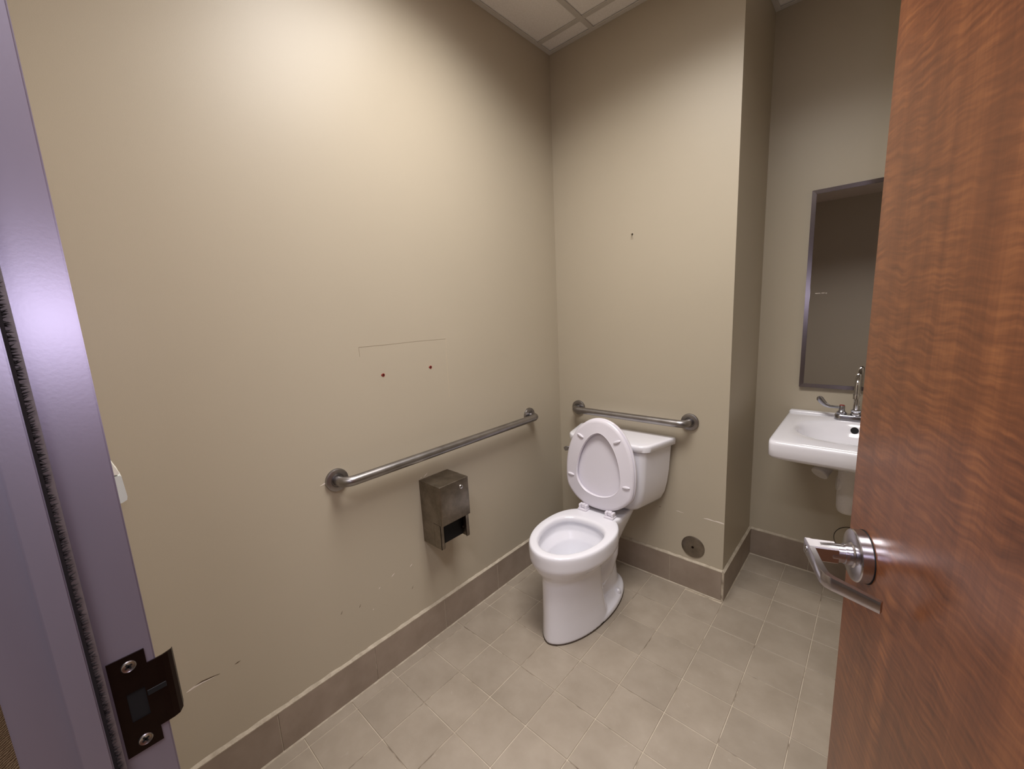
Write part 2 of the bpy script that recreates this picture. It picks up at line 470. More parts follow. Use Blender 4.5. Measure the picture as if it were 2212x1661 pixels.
# ------------------------------------------------------------------ baseboards
BT, BH = 0.011, 0.152     # thickness, height
def baseboard(name, ax, face, inner, cuts, outward, label):
    """bed of grout against the wall with separate tiles and an uneven caulk bead on top"""
    b = bmesh.new()
    lo, hi = cuts[0], cuts[-1]
    if ax == 'x': box(b, min(face, inner), max(face, inner) - 0 if outward < 0 else face + BT - .002, lo, hi, 0.0, BH - .002)
    else: box(b, lo, hi, face - BT + .002, face, 0.0, BH - .002)
    base = struct(finish(name, b, 'grout'), label)
    for a, c in zip(cuts, cuts[1:]):
        if ax == 'x': tile(a, c, 0.002, BH, BT - .0005, base, 'base', 'base_tile', 'x', face + BT, 0.0012, 1)
        else: tile(a, c, 0.002, BH, BT - .0005, base, 'base', 'base_tile', 'y', face - BT, 0.0012, -1)
    # caulk bead
    n = max(6, int((hi - lo) / 0.02)); b = bmesh.new(); rings = []
    for i in range(n + 1):
        s = lo + (hi - lo) * i / n; r_ = 0.0045 + random.uniform(-0.0012, 0.0016)
        prof = [(0, BH - .003), (BT + .0006, BH - .003), (BT + .0006, BH + .0006), (BT * .5, BH + r_), (0.0005, BH + r_ * 1.5), (0, BH + r_)]
        rings.append([(face + q[0], s, q[1]) if ax == 'x' else (s, face - q[0], q[1]) for q in prof])
    loft(b, rings); finish('caulk_bead', b, 'caulk', base)
    # grout fillet at the floor
    b = bmesh.new(); rings = []
    for i in range(n + 1):
        s = lo + (hi - lo) * i / n; r_ = 0.004 + random.uniform(-0.0012, 0.002)
        prof = [(BT - .002, -.002), (BT + r_, -.002), (BT + r_, 0.0006), (BT + .0006, 0.004), (BT - .002, 0.004)]
        rings.append([(face + q[0], s, q[1]) if ax == 'x' else (s, face - q[0], q[1]) for q in prof])
    loft(b, rings); finish('grout_fillet', b, 'caulk', base)
    return base
cl_ = [YD] + [(-q - 3.15) * S for q in (6.36, 4.34, 2.33, 0.346, -1.65)] + [0.0]
baseboard('baseboard_left', 'x', 0.0, BT, cl_, 1, 'taupe tile baseboard along the long grab bar wall')
baseboard('baseboard_back', 'y', 0.0, -BT, [BT, 0.319, 0.666, XP], -1, 'taupe tile baseboard behind the toilet')
baseboard('baseboard_side', 'x', XP, XP + BT, [-BT + .0, 0.335, YA], 1, 'taupe tile baseboard on the side of the boxed out wall')
baseboard('baseboard_alcove', 'y', YA, YA - BT, [XP + BT, 1.194, 1.541, 1.888, XR], -1, 'taupe tile baseboard under the sink')

# ------------------------------------------------------------------ wall blemishes
def blemish(wall, nm, pts, width, mat):
    """thin irregular sliver on wall: pts [(s,z)], s = y on left wall or x on back wall"""
    b = bmesh.new(); top, bot = [], []
    n = len(pts)
    for i, (s, z) in enumerate(pts):
        w_ = (width[i] if isinstance(width, (list, tuple)) else width) / 2
        top.append((s, z + w_)); bot.append((s, z - w_))
    loop = top + bot[::-1]
    def P(q, d):
        if wall is wall_left: return (d, q[0], q[1])
        if wall is wall_back: return (q[0], -d, q[1])
    f0 = [b.verts.new(P(q, 0.0005)) for q in loop]; f1 = [b.verts.new(P(q, -0.0005)) for q in loop]
    k = len(loop)
    b.faces.new(f0); b.faces.new(f1[::-1])
    for i in range(k):
        j = (i + 1) % k; b.faces.new((f0[i], f1[i], f1[j], f0[j]))
    return finish(nm, b, mat, wall)
def vline(wall, nm, s, z0, z1, wd, mat):
    b = bmesh.new()
    if wall is wall_left: box(b, -.0005, .0005, s - wd / 2, s + wd / 2, z0, z1)
    else: box(b, s - wd / 2, s + wd / 2, -.0005, .0005, z0, z1)
    return finish(nm, b, mat, wall)
# scar of a removed dispenser
blemish(wall_left, 'paint_ridge', [(-1.218, 1.316), (-1.10, 1.3155), (-0.97, 1.317), (-0.82, 1.315)], [.0014, .0011, .0008, .0006], 'faint')
vline(wall_left, 'paint_ridge', -1.2185, 1.281, 1.316, .0013, 'faint')
vline(wall_left, 'paint_ridge', -0.8205, 1.275, 1.316, .0010, 'ridge')
vline(wall_left, 'paint_ridge', -0.824, 1.06, 1.27, .0010, 'ridge')
# scrapes at wheel height
blemish(wall_left, 'paint_chip', [(-1.853, .392), (-1.845, .3935), (-1.835, .3955), (-1.815, .3955), (-1.80, .3935), (-1.78, .3925)], [.0005, .004, .005, .004, .002, .0005], 'chip')
blemish(wall_left, 'paint_scuff', [(-1.832, .3985), (-1.815, .3995), (-1.79, .396), (-1.772, .3925)], [.0005, .004, .003, .0005], 'mark')
blemish(wall_left, 'paint_scuff', [(-1.733, .3955), (-1.726, .396), (-1.718, .397)], [.0005, .003, .0005], 'mark')
for (s, z, l_) in ((-1.096, .392, .012), (-1.182, .394, .014), (-1.245, .372, .008), (-0.985, .753, .020), (-1.008, .749, .006), (-1.28, .30, .004), (-0.93, .44, .004)):
    blemish(wall_left, 'paint_chip', [(s - l_ / 2, z - l_ * .3), (s, z), (s + l_ / 2, z + l_ * .3)], [.0006, .0035, .0006], 'chip')
for (s, z) in ((-1.40, .36), (-1.33, .345), (-1.1, .29)):
    blemish(wall_left, 'paint_scuff', [(s - .004, z - .004), (s, z), (s + .003, z + .006)], [.001, .003, .001], 'mark')
blemish(wall_left, 'paint_chip', [(-1.415, .858), (-1.400, .861), (-1.392, .863)], [.001, .004, .003], 'chip')
blemish(wall_back, 'paint_chip', [(.690, .394), (.700, .3955), (.712, .394), (.728, .393)], [.0005, .0025, .002, .0005], 'chip')
blemish(wall_back, 'paint_chip', [(.822, .394), (.838, .3965), (.855, .3955), (.868, .3945), (.88, .396), (.9, .395), (.912, .394)], [.001, .005, .0045, .003, .005, .0065, .004], 'chip')
blemish(wall_back, 'paint_scuff', [(.606, .39), (.609, .392), (.612, .391)], [.001, .004, .001], 'mark')

def anchor(loc, label):
    b = bmesh.new()
    lathe(b, [(.0068, -.002), (.0068, .0006), (.0058, .0016), (.0036, .0016), (.0030, -.001)], loc, (1, 0, 0), 14)
    box(b, loc[0] - .001, loc[0] + .0012, loc[1] - .0085, loc[1] - .005, loc[2] - .002, loc[2] + .0035)
    r = tag(root('wall_anchor', loc), label, 'wall anchor', 'empty red wall anchors above the long grab bar')
    finish('sleeve', b, 'red', r, True)
    b = bmesh.new(); lathe(b, [(.0034, -.002), (.0034, .0008)], loc, (1, 0, 0), 12); finish('hole', b, 'black', r)
anchor((0, -1.133, 1.2028), 'empty red wall anchor above the grab bar, the one farther from the corner')
anchor((0, -0.912, 1.2042), 'empty red wall anchor above the grab bar, the one nearer the corner')
r = tag(root('screw', (.4575, 0, 1.755)), 'small bent screw sticking out of the wall high above the toilet', 'screw')
bm = bmesh.new(); tube(bm, [(.4575, .002, 1.755), (.4575, -.010, 1.7545), (.4605, -.014, 1.752), (.463, -.016, 1.747)], [.0022, .0022, .002, .0016], 8)
finish('shank', bm, 'mark', r, True)
bm = bmesh.new(); lathe(bm, [(.0042, -.0005), (.0042, .0006)], (.4575, 0, 1.755), (0, -1, 0), 12); finish('hole', bm, 'black', r)

# ------------------------------------------------------------------ toilet
X0 = 0.425
def egg(z, w_, yf, yb, yc, ef=2.0, eb=2.4, n=72, x0=X0):
    pts = []
    for k in range(n):
        a = 2 * PI * k / n; c, s = math.cos(a), math.sin(a)
        e = ef if s < 0 else eb
        x = math.copysign(abs(c) ** (2 / e), c) * w_
        y = math.copysign(abs(s) ** (2 / e), s)
        y = yc + y * ((yc - yf) if s < 0 else (yb - yc))
        pts.append((x0 + x, y, z))
    return pts
toilet = tag(root('toilet', (X0, -0.42, 0)), 'white two-piece toilet with its seat and lid raised, in the corner', 'toilet')
bm = bmesh.new()
loft(bm, [egg(*q) for q in (
    (0.001, .124, -.732, -.375, -.47, 1.8), (0.012, .125, -.733, -.375, -.47, 1.8), (0.10, .116, -.728, -.40, -.48, 1.85), (0.20, .110, -.724, -.41, -.49, 1.9),
    (0.275, .108, -.722, -.405, -.50, 1.9), (0.295, .113, -.726, -.39, -.51, 1.95), (0.312, .125, -.735, -.36, -.52), (0.328, .142, -.745, -.33, -.52), (0.342, .158, -.751, -.31, -.52),
    (0.352, .168, -.755, -.30, -.51), (0.360, .173, -.758, -.293, -.51), (0.372, .1745, -.759, -.29, -.51), (0.405, .175, -.759, -.29, -.51), (0.420, .174, -.758, -.29, -.51),
    (0.4275, .171, -.755, -.292, -.51), (0.430, .165, -.749, -.296, -.51),
    (0.4305, .154, -.737, -.35, -.52), (0.430, .141, -.724, -.385, -.52), (0.426, .134, -.717, -.394, -.52), (0.418, .130, -.713, -.399, -.52),
    (0.404, .129, -.712, -.400, -.52), (0.396, .134, -.715, -.396, -.52), (0.385, .137, -.717, -.394, -.52), (0.36, .134, -.710, -.398, -.52), (0.325, .105, -.675, -.415, -.54),
    (0.27, .086, -.645, -.430, -.54), (0.23, .070, -.61, -.44, -.53), (0.20, .05, -.575, -.455, -.52))])
# trapway and deck under the tank
loft(bm, [egg(z, w_, yf, yb, yc, 2.6, 2.6) for z, w_, yf, yb, yc in (
    (0.002, .074, -.46, -.17, -.32), (0.10, .070, -.46, -.19, -.32), (0.18, .068, -.46, -.20, -.33), (0.22, .070, -.42, -.19, -.31), (0.26, .074, -.40, -.18, -.30),
    (0.33, .095, -.39, -.13, -.28), (0.38, .110, -.385, -.08, -.26), (0.41, .118, -.38, -.05, -.25), (0.426, .117, -.38, -.045, -.25), (0.4305, .112, -.375, -.05, -.25))])
# foot flange
loft(bm, [egg(z, w_, yf, yb, yc, 2.2, 2.0) for z, w_, yf, yb, yc in (
    (0.001, .129, -.62, -.135, -.42), (0.016, .129, -.62, -.135, -.42), (0.026, .125, -.615, -.140, -.42), (0.034, .108, -.60, -.155, -.42), (0.055, .085, -.58, -.17, -.42))])
# sanitary bulge of the trap
tube(bm, [(X0, -.44, .13), (X0, -.38, .15), (X0, -.32, .17), (X0, -.265, .22), (X0, -.24, .30), (X0, -.22, .38)], [.076, .080, .082, .078, .072, .066], 20)
body = finish('bowl', bm, 'porcelain', toilet)
md = body.modifiers.new('remesh', 'REMESH'); md.mode = 'VOXEL'; md.voxel_size = 0.0042; md.use_smooth_shade = True
md = body.modifiers.new('smooth', 'SMOOTH'); md.iterations = 6; md.factor = 0.5
bm = bmesh.new()
loft(bm, [egg(z, .1262, -.7342, -.374, -.47, 1.8) for z in (.0002, .003)]); loft(bm, [egg(z, .1300, -.62, -.1338, -.42, 2.2, 2.0) for z in (.0002, .003)])
finish('floor_seal', bm, 'seal', toilet)  # thin dark brown ring around the foot outline
# water
bm = bmesh.new(); loft(bm, [egg(z, w_, yf, yb, yc) for z, w_, yf, yb, yc in ((0.262, .095, -.655, -.425, -.54), (0.263, .095, -.655, -.425, -.54))])
finish('water', bm, 'water', toilet)
for sx in (-1, 1):
    bm = bmesh.new(); lathe(bm, [(.0, .020), (.008, .019), (.0125, .015), (.0145, .008), (.0145, .0)][::-1], (X0 + sx * .094, -.285, .030), (0, 0, 1), 20)
    finish('bolt_cap', bm, 'porcelain', toilet, True)

def trap(z, wb, wf, yb, yf, r=0.03, bow=0.012, n=6):
    """rounded trapezoid ring, bowed front"""
    cs = [(wb, yb, .012), (-wb, yb, .012), (-wf, yf, r), (wf, yf, r)]
    pts = []
    for i, (x, y, rr) in enumerate(cs):
        p = Vector((x, y)); a = Vector(cs[i - 1][:2]) - p; b_ = Vector(cs[(i + 1) % 4][:2]) - p
        a.normalize(); b_.normalize()
        half = a.angle(b_) / 2; d = rr / math.tan(half)
        c = p + (a + b_).normalized() * (rr / math.sin(half))
        s_, e_ = p + a * d - c, p + b_ * d - c
        a0 = math.atan2(s_.y, s_.x); da = (math.atan2(e_.y, e_.x) - a0 + PI) % (2 * PI) - PI
        for k in range(n + 1):
            pts.append(c + Vector((math.cos(a0 + da * k / n), math.sin(a0 + da * k / n))) * rr)
        nx = cs[(i + 1) % 4]
        if i == 2:      # subdivide the front edge for the bow
            q0 = p + b_ * d; q1 = Vector(nx[:2]) - b_ * (rr / math.tan(half))
            for k in range(1, 10): pts.append(q0.lerp(q1, k / 10))
    out = []
    for q in pts:
        yy = q.y
        if yy < (yb + yf) / 2: yy -= bow * max(0, 1 - (q.x / wf) ** 2) * ((yb + yf) / 2 - yy) / ((yb - yf) / 2)
        out.append((X0 + q.x, yy, z))
    return out
bm = bmesh.new()
loft(bm, [trap(*q) for q in ((.4312, .150, .112, -.055, -.180), (.436, .172, .132, -.036, -.196), (.446, .190, .148, -.027, -.207), (.462, .205, .162, -.022, -.214), (.50, .222, .178, -.020, -.220),
                             (.55, .233, .188, -.020, -.223), (.62, .242, .195, -.020, -.226), (.744, .250, .200, -.020, -.228))])
finish('tank', bm, 'porcelain', toilet, True, angle=50)
bm = bmesh.new()
loft(bm, [trap(*q, r=.045, bow=.018) for q in ((.7445, .255, .200, -.018, -.222), (.7455, .262, .207, -.012, -.229), (.750, .2675, .2125, -.010, -.2335), (.772, .2685, .2135, -.010, -.2345),
                             (.7775, .267, .212, -.011, -.233), (.7805, .264, .209, -.014, -.230), (.782, .256, .201, -.02, -.222), (.7825, .22, .165, -.05, -.19))])
finish('tank_lid', bm, 'porcelain', toilet, True, angle=50)
# flush lever on the tank front, left side
bm = bmesh.new()
c0 = Vector((X0 - .176, -.226, .712))
lathe(bm, [(.019, 0), (.019, .006), (.015, .010), (.009, .011), (.009, .020)], c0, (-.15, -1, 0), 20)
tube(bm, [c0 + Vector((-.002, -.020, 0)), c0 + Vector((-.016, -.026, -.003)), c0 + Vector((-.034, -.028, -.008)), c0 + Vector((-.046, -.028, -.014))], [(.006, .008), (.006, .010), (.0055, .012), (.004, .010)], 12)
finish('flush_lever', bm, 'chrome_dull', toilet, True)

# seat and lid, raised: local frame u = x, v up along the seat, n towards the viewer
HB = Vector((X0, -.316, .447)); tl = math.radians(4.0)
VV = Vector((0, math.sin(tl), math.cos(tl))); NN = Vector((0, -math.cos(tl), math.sin(tl)))
def SP(u, v, n): return HB + Vector((u, 0, 0)) + VV * v + NN * n
def seat_outline(grow=0.0, n=80):
    pts = []
    for k in range(n):
        a = 2 * PI * k / n; c, s = math.cos(a), math.sin(a)
        if s >= 0: u = .183 * math.copysign(abs(c) ** (2 / 2.05), c); v = .185 + .262 * abs(s) ** (2 / 2.05)
        else: u = .183 * math.copysign(abs(c) ** (2 / 2.5), c); v = .185 - .180 * abs(s) ** (2 / 3.0)
        if v < .09: u *= 1 - .16 * (1 - v / .09)
        pts.append((u * (1 + grow / .183), .2 + (v - .2) * (1 + grow / .2)))
    return pts
def hole_outline(grow=0.0, n=80):
    pts = []
    for k in range(n):
        a = 2 * PI * k / n; c, s = math.cos(a), math.sin(a)
        if s >= 0: u = .116 * math.copysign(abs(c) ** (2 / 1.75), c); v = .165 + .212 * abs(s) ** (2 / 1.85)
        else: u = .116 * math.copysign(abs(c) ** (2 / 2.1), c); v = .165 - .092 * abs(s)
        pts.append((u * (1 + grow / .112), .2 + (v - .2) * (1 + grow / .13)))
    return pts
bm = bmesh.new()
prof = [(seat_outline(-.014), .0), (seat_outline(-.004), -.003), (seat_outline(0), -.009), (seat_outline(-.003), -.015), (seat_outline(-.010), -.018),
        (hole_outline(.010), -.018), (hole_outline(.003), -.015), (hole_outline(0), -.009), (hole_outline(.0015), -.0015), (hole_outline(.004), .0015), (hole_outline(.008), .0), (seat_outline(-.014), .0)]
rings = [[SP(u, v, n_) for u, v in ol] for ol, n_ in prof]
loft(bm, rings, False, False)
finish('seat_ring', bm, 'seat', toilet, True, angle=50)
for (u, v, ra) in ((-.098, .355, -.75), (.098, .355, .75), (-.150, .150, -.15), (.150, .150, .15)):
    bm = bmesh.new(); ca, sa = math.cos(ra * .6), math.sin(ra * .6); rings = []
    for (sc, nn) in ((1, 0.0), (1, .0035), (.85, .006), (.5, .0075)):
        ring = []
        for k in range(20):
            a = 2 * PI * k / 20; p1, p2 = .019 * sc * math.cos(a), .0065 * sc * math.sin(a)
            ring.append(SP(u + p1 * ca - p2 * sa, v + p1 * sa + p2 * ca, nn - .0005))
        rings.append(ring)
    loft(bm, rings); finish('bumper', bm, 'seat', toilet, True)
bm = bmesh.new()
prof = [(seat_outline(-.03), -.0215), (seat_outline(-.006), -.021), (seat_outline(.0005), -.023), (seat_outline(.0025), -.028), (seat_outline(.001), -.034), (seat_outline(-.008), -.039), (seat_outline(-.04), -.042), (seat_outline(-.09), -.043)]
loft(bm, [[SP(u, v, n_) for u, v in ol] for ol, n_ in prof]); finish('seat_lid', bm, 'seat', toilet, True, angle=50)
for sx in (-1, 1):
    bm = bmesh.new(); xx = X0 + sx * .072
    box(bm, xx - .024, xx + .024, -.336, -.294, .4295, .440, .003)
    box(bm, xx - .022, xx - .010, -.331, -.302, .4385, .460, .003)
    box(bm, xx + .010, xx + .022, -.331, -.302, .4385, .460, .003)
    box(bm, xx - .0095, xx + .0095, -.326, -.306, .442, .462, .003)
    finish('hinge', bm, 'seat', toilet)

# ------------------------------------------------------------------ grab bars
def grab_bar(p0, p1, out, label):
    p0, p1, out = Vector(p0), Vector(p1), Vector(out)
    r = tag(root('grab_bar', (p0 + p1) / 2), label, 'grab bar', 'stainless steel grab bars')
    al = (p1 - p0).normalized(); so, R_ = .062, .036
    path = [p0 + out * .002, p0 + out * (so - R_)] + arc(p0 + out * (so - R_) + al * R_, -al, out, 0, PI / 2, R_, 9)[1:]
    path += arc(p1 + out * (so - R_) - al * R_, out, al, 0, PI / 2, R_, 9) + [p1 + out * .002]
    b = bmesh.new(); tube(b, path, .0178, 24); finish('bar', b, 'steel', r, True)
    for p_ in (p0, p1):
        b = bmesh.new()
        lathe(b, [(.0405, 0), (.0405, .007), (.0392, .0105), (.036, .012), (.024, .0125), (.0215, .0105), (.0185, .0105), (.0185, 0)], p_, out, 40)
        finish('flange', b, 'steel', r, True, angle=35)
    return r
grab_bar((0, -1.357, .862), (0, -.292, .862), (1, 0, 0), 'long steel grab bar on the wall beside the toilet')
grab_bar((.133, 0, .862), (.748, 0, .862), (0, -1, 0), 'short steel grab bar on the wall above the toilet tank')

# ------------------------------------------------------------------ toilet paper dispenser
tp = tag(root('toilet_paper_dispenser', (0, -.945, .60)), 'boxy steel toilet paper dispenser under the long grab bar', 'dispenser')
y0, y1, z0, z1, dd, hs = -1.021, -.869, .468, .742, .138, .078
rd = .122
bm = bmesh.new()
box(bm, 0.0005, .003, y0, y1, z0, z1)                                   # back plate
box(bm, .003, hs, y0, y0 + .0016, z0, z1)                             # rear shell sides
box(bm, .003, hs, y1 - .0016, y1, z0, z1)
box(bm, .003, hs, y0 + .0016, y1 - .0016, z1 - .0016, z1)
finish('rear_shell', bm, 'steel_dull', tp)
bm = bmesh.new()
yo = .0012
loop = []                                                             # hood: wrapped sheet, rounded front edges
def hood_ring(z):
    rr = .007; pts = [(hs + .0006, y0 - yo)]
    pts += [(dd - rr + rr * math.sin(a), y0 - yo + rr - rr * math.cos(a)) for a in [i * PI / 12 for i in range(7)]]
    pts += [(dd - rr + rr * math.cos(a), y1 + yo - rr + rr * math.sin(a)) for a in [i * PI / 12 for i in range(7)]]
    pts += [(hs + .0006, y1 + yo)]
    return [(x, y, z) for x, y in pts]
def hood_inset(z, k):
    return [(min(x, dd - k), min(max(y, y0 - yo + k), y1 + yo - k), z) for x, y, _ in hood_ring(z)]
loft(bm, [hood_inset(.574, .006), hood_inset(.5745, .0015), hood_ring(.578), hood_ring(z1 - .005), hood_inset(z1 - .001, .0012), hood_inset(z1 + .0006, .004)])
finish('hood', bm, 'steel_dull', tp, True, angle=30)
for (ya, yb2, s_) in ((y0, y0 + .0016, 1), (y1 - .0016, y1, -1)):
    bm = bmesh.new(); box(bm, hs + .0008, rd, ya, yb2, z0, .5735)
    yi = (ya, ya + .017) if s_ > 0 else (yb2 - .017, yb2)
    box(bm, rd - .002, rd, yi[0], yi[1], z0, .5735)
    box(bm, rd - .026, rd, yi[0] + (.0154 if s_ > 0 else 0), yi[1] - (0 if s_ > 0 else .0154), z0 + .004, .5735)
    finish('side_rail', bm, 'steel_dull', tp)
bm = bmesh.new(); box(bm, .0032, .0050, y0 + .003, y1 - .003, z0 + .002, .70)
box(bm, .005, .10, y0 + .0020, y0 + .0040, z0 + .002, .573); box(bm, .005, .10, y1 - .0040, y1 - .0020, z0 + .002, .573)
box(bm, .005, .094, y0 + .004, y1 - .004, .472, .573)
finish('dark_interior', bm, 'black', tp)
bm = bmesh.new(); tube(bm, [(.108, y1 - .018, .512), (.108, y1 - .030, .512)], .006, 12); box(bm, .103, .113, y1 - .022, y1 - .019, .50, .562)
finish('spindle_arm', bm, 'dark_steel', tp)
bm = bmesh.new(); lathe(bm, [(.0095, 0), (.0095, .002), (.008, .004), (.0068, .0042), (.0062, .0025)], (dd, -.913, .711), (1, 0, 0), 24)
lk = finish('lock', bm, 'chrome', tp, True)
bm = bmesh.new(); box(bm, dd + .0022, dd + .0032, -.914, -.912, .707, .7155); finish('keyhole', bm, 'black', lk)

# ------------------------------------------------------------------ round cover plates
def cover(c, rad, label, mat):
    r = tag(root('cover_plate', c), label, 'cover plate', 'round metal cleanout covers near the floor')
    b = bmesh.new(); lathe(b, [(rad, 0), (rad, .003), (rad - .003, .0048), (rad * .5, .0056), (.001, .0058)], c, (0, -1, 0), 48)
    finish('disc', b, mat, r, True, angle=35)
    if mat == 'wall':
        b = bmesh.new(); lathe(b, [(rad + .0022, 0), (rad + .0022, .002), (rad - .0005, .0022), (rad - .0005, 0)], c, (0, -1, 0), 48); finish('dark_rim', b, 'black', r)  # thin black ring outlining the edge of the disc
    b = bmesh.new(); cc = (c[0], c[1] - .0056, c[2])
    lathe(b, [(.006, 0), (.006, .0012), (.0045, .002), (.002, .002), (.0015, .0006)], cc, (0, -1, 0), 16); finish('screw', b, 'dark_steel', r, True)
cover((.7765, 0, .229), .0545, 'round brushed steel cover plate low on the wall right of the toilet', 'steel_dull')
cover((1.353, YA, .228), .064, 'round cover plate low on the wall under the sink, behind the door handle', 'wall')

# ------------------------------------------------------------------ sink
SXC = 1.330
sink = tag(root('sink', (SXC, .27, .76)), 'white wall-hung sink with an oval basin, partly behind the door', 'sink')
def sring(z, hx, yf, yb, e, yc=None, n=112):
    yc = (yf + yb) / 2; hy = (yb - yf) / 2; pts = []
    for k in range(n):
        a = 2 * PI * k / n; c, s = math.cos(a), math.sin(a)
        y_ = yc + math.copysign(abs(s) ** (2 / e), s) * hy
        pts.append((SXC + math.copysign(abs(c) ** (2 / e), c) * hx, y_, z + .03 * (y_ - .25)))
    return pts
bm = bmesh.new()
YB = YA - .001
loft(bm, [sring(*q) for q in (
    (.690, .05, .23, .36, 2), (.698, .10, .17, .40, 2.2), (.715, .15, .10, .44, 2.6), (.738, .195, .05, .47, 3.5), (.754, .232, .008, YB - .01, 6), (.762, .250, -.012, YB, 10),
    (.770, .258, -.024, YB, 16), (.780, .2615, -.030, YB, 18), (.828, .2615, -.032, YB, 18), (.838, .260, -.030, YB, 18), (.8425, .256, -.024, YB, 17), (.8435, .248, -.014, YB - .005, 15),
    (.8435, .215, .045, YB - .06, 5), (.8425, .203, .068, .405, 2.6), (.839, .197, .076, .398, 2.3), (.832, .191, .082, .392, 2.15), (.81, .178, .097, .382, 2.1), (.785, .160, .115, .368, 2.1), (.762, .125, .150, .345, 2), (.750, .07, .195, .305, 2), (.747, .03, .225, .275, 2))])
basin = finish('basin', bm, 'porcelain', sink, True, angle=60)
bm = bmesh.new(); box(bm, SXC - .260, SXC + .260, YB - .040, YB, .83, .862, .0115, 5)
finish('back_ledge', bm, 'porcelain', sink, True, angle=60)
bm = bmesh.new(); lathe(bm, [(.0145, -.004), (.0145, .004), (.0135, .005), (.001, .005)], (SXC + .003, .3815, .815), (0, -.93, .36), 24); ov = finish('overflow_hole', bm, 'black', sink, True)
bm = bmesh.new(); lathe(bm, [(.032, 0), (.032, .002), (.028, .0035), (.004, .0035)], (SXC, .25, .7465), (0, 0, 1), 32); dr = finish('drain', bm, 'chrome', sink, True)
for k in range(8):
    a = k * PI / 4; bm = bmesh.new(); lathe(bm, [(.004, 0), (.004, .0006)], (SXC + .017 * math.cos(a), .25 + .017 * math.sin(a), .7499), (0, 0, 1), 10); finish('drain_slot', bm, 'black', dr)

# faucet
FX, FY, FZ = 1.330, .438, .8492
fc = tag(root('faucet', (FX, FY, FZ)), 'chrome gooseneck faucet with a wrist blade handle on the sink', 'faucet')
bm = bmesh.new()
def stad(z, k):
    pts = []
    for i in range(40):
        a = 2 * PI * i / 40; x = (.026 - k) * math.cos(a); y = (.026 - k) * math.sin(a)
        pts.append((FX + x + (.051 if math.cos(a) >= 0 else -.051), FY + y, z))
    return pts
loft(bm, [stad(FZ, 0), stad(FZ + .018, 0), stad(FZ + .023, .003), stad(FZ + .025, .008)]); finish('deck_plate', bm, 'chrome_dull', fc, True, angle=35)
bm = bmesh.new()
lathe(bm, [(.0205, 0), (.0205, .008), (.017, .012), (.019, .016), (.019, .024), (.0135, .028)], (FX, FY, FZ + .024), (0, 0, 1), 28)
top = FZ + .165; rg = .052
path = [(FX, FY, FZ + .045), (FX, FY, FZ + .10), (FX, FY, top)] + [tuple(q) for q in arc((FX, FY - rg, top), (0, 1, 0), (0, 0, 1), 0, PI * .98, rg, 16)[1:]] + [(FX, FY - 2 * rg - .001, top - .03)]
rr = [.0125, .0118, .011] + [.0105] * 16 + [.0105]
tube(bm, path, rr, 20)
lathe(bm, [(.0125, 0), (.0125, .018), (.0115, .02), (.0105, .02)], (FX, FY - 2 * rg - .001, top - .045), (0, 0, 1), 20)
finish('spout', bm, 'chrome', fc, True, angle=40)
for sx in (-1, 1):
    bm = bmesh.new(); hx = FX + sx * .051
    lathe(bm, [(.0195, 0), (.0195, .008), (.013, .014), (.011, .020)], (hx, FY, FZ + .024), (0, 0, 1), 24)
    lathe(bm, [(.0115, 0), (.0115, .018), (.010, .021)], (hx, FY, FZ + .043), (0, 0, 1), 20)
    h = Vector((hx, FY, FZ + .055))
    pth = [h, h + Vector((sx * .022, -.004, .0)), h + Vector((sx * .045, -.008, .001)), h + Vector((sx * .062, -.011, .010)), h + Vector((sx * .075, -.013, .024)), h + Vector((sx * .084, -.015, .038)), h + Vector((sx * .088, -.016, .046))]
    tube(bm, pth, [(.006, .0060), (.0055, .0060), (.006, .0075), (.0065, .011), (.006, .0135), (.0055, .0135), (.004, .007)], 16)
    ho = finish('handle', bm, 'chrome_dull', fc, True, angle=45)
    bm = bmesh.new(); lathe(bm, [(.0100, 0), (.0100, .0025), (.006, .003)], (hx, FY, FZ + .0638), (0, 0, 1), 20)
    finish('index_cap', bm, 'red' if sx < 0 else 'lens', ho, True)

# under-sink plumbing
dp = tag(root('drain_pipe', (1.33, .25, .60)), 'white wrapped drain trap hanging under the sink', 'pipe')
bm = bmesh.new()
lathe(bm, [(.030, .0), (.036, .004), (.041, .018), (.043, .06), (.044, .12), (.0435, .18), (.043, .216)], (1.337, .27, .470), (0, 0, 1), 32)
finish('trap_cover', bm, 'wrap', dp, True)
bm = bmesh.new(); tube(bm, [(1.337, .30, .585), (1.337, .36, .585), (1.337, .43, .585), (1.337, YA, .585)], [.036, .036, .034, .034], 20); finish('waste_arm', bm, 'wrap', dp, True)
bm = bmesh.new(); tube(bm, [(1.305, .27, .60), (1.296, .27, .60)], .030, 20); lathe(bm, [(.030, 0), (.036, .004), (.036, .014), (.030, .018)], (1.310, .27, .60), (-1, -.2, .1), 24); finish('clean_out_collar', bm, 'wrap', dp, True)
sv = tag(root('supply_valve', (1.235, .36, .62)), 'short pale supply pipe stub angled down under the sink', 'pipe')
bm = bmesh.new(); d_ = Vector((-.38, -.66, -.62)).normalized(); a_ = Vector((1.222, .345, .597)) - d_ * .062
tube(bm, [a_ - d_ * .035, a_ + d_ * .055], .033, 28); finish('sleeve', bm, 'wrap', sv, True)
bm = bmesh.new(); lathe(bm, [(.0355, 0), (.0355, .008), (.034, .010), (.001, .0105)], a_ + d_ * .052, d_, 32); finish('end_cap', bm, 'wrap', sv, True)
bm = bmesh.new(); tube(bm, [a_ - d_ * .02, a_ - d_ * .05, (1.25, .45, .66), (1.25, YA, .66)], .014, 14); finish('wall_stub', bm, 'chrome_dull', sv, True)

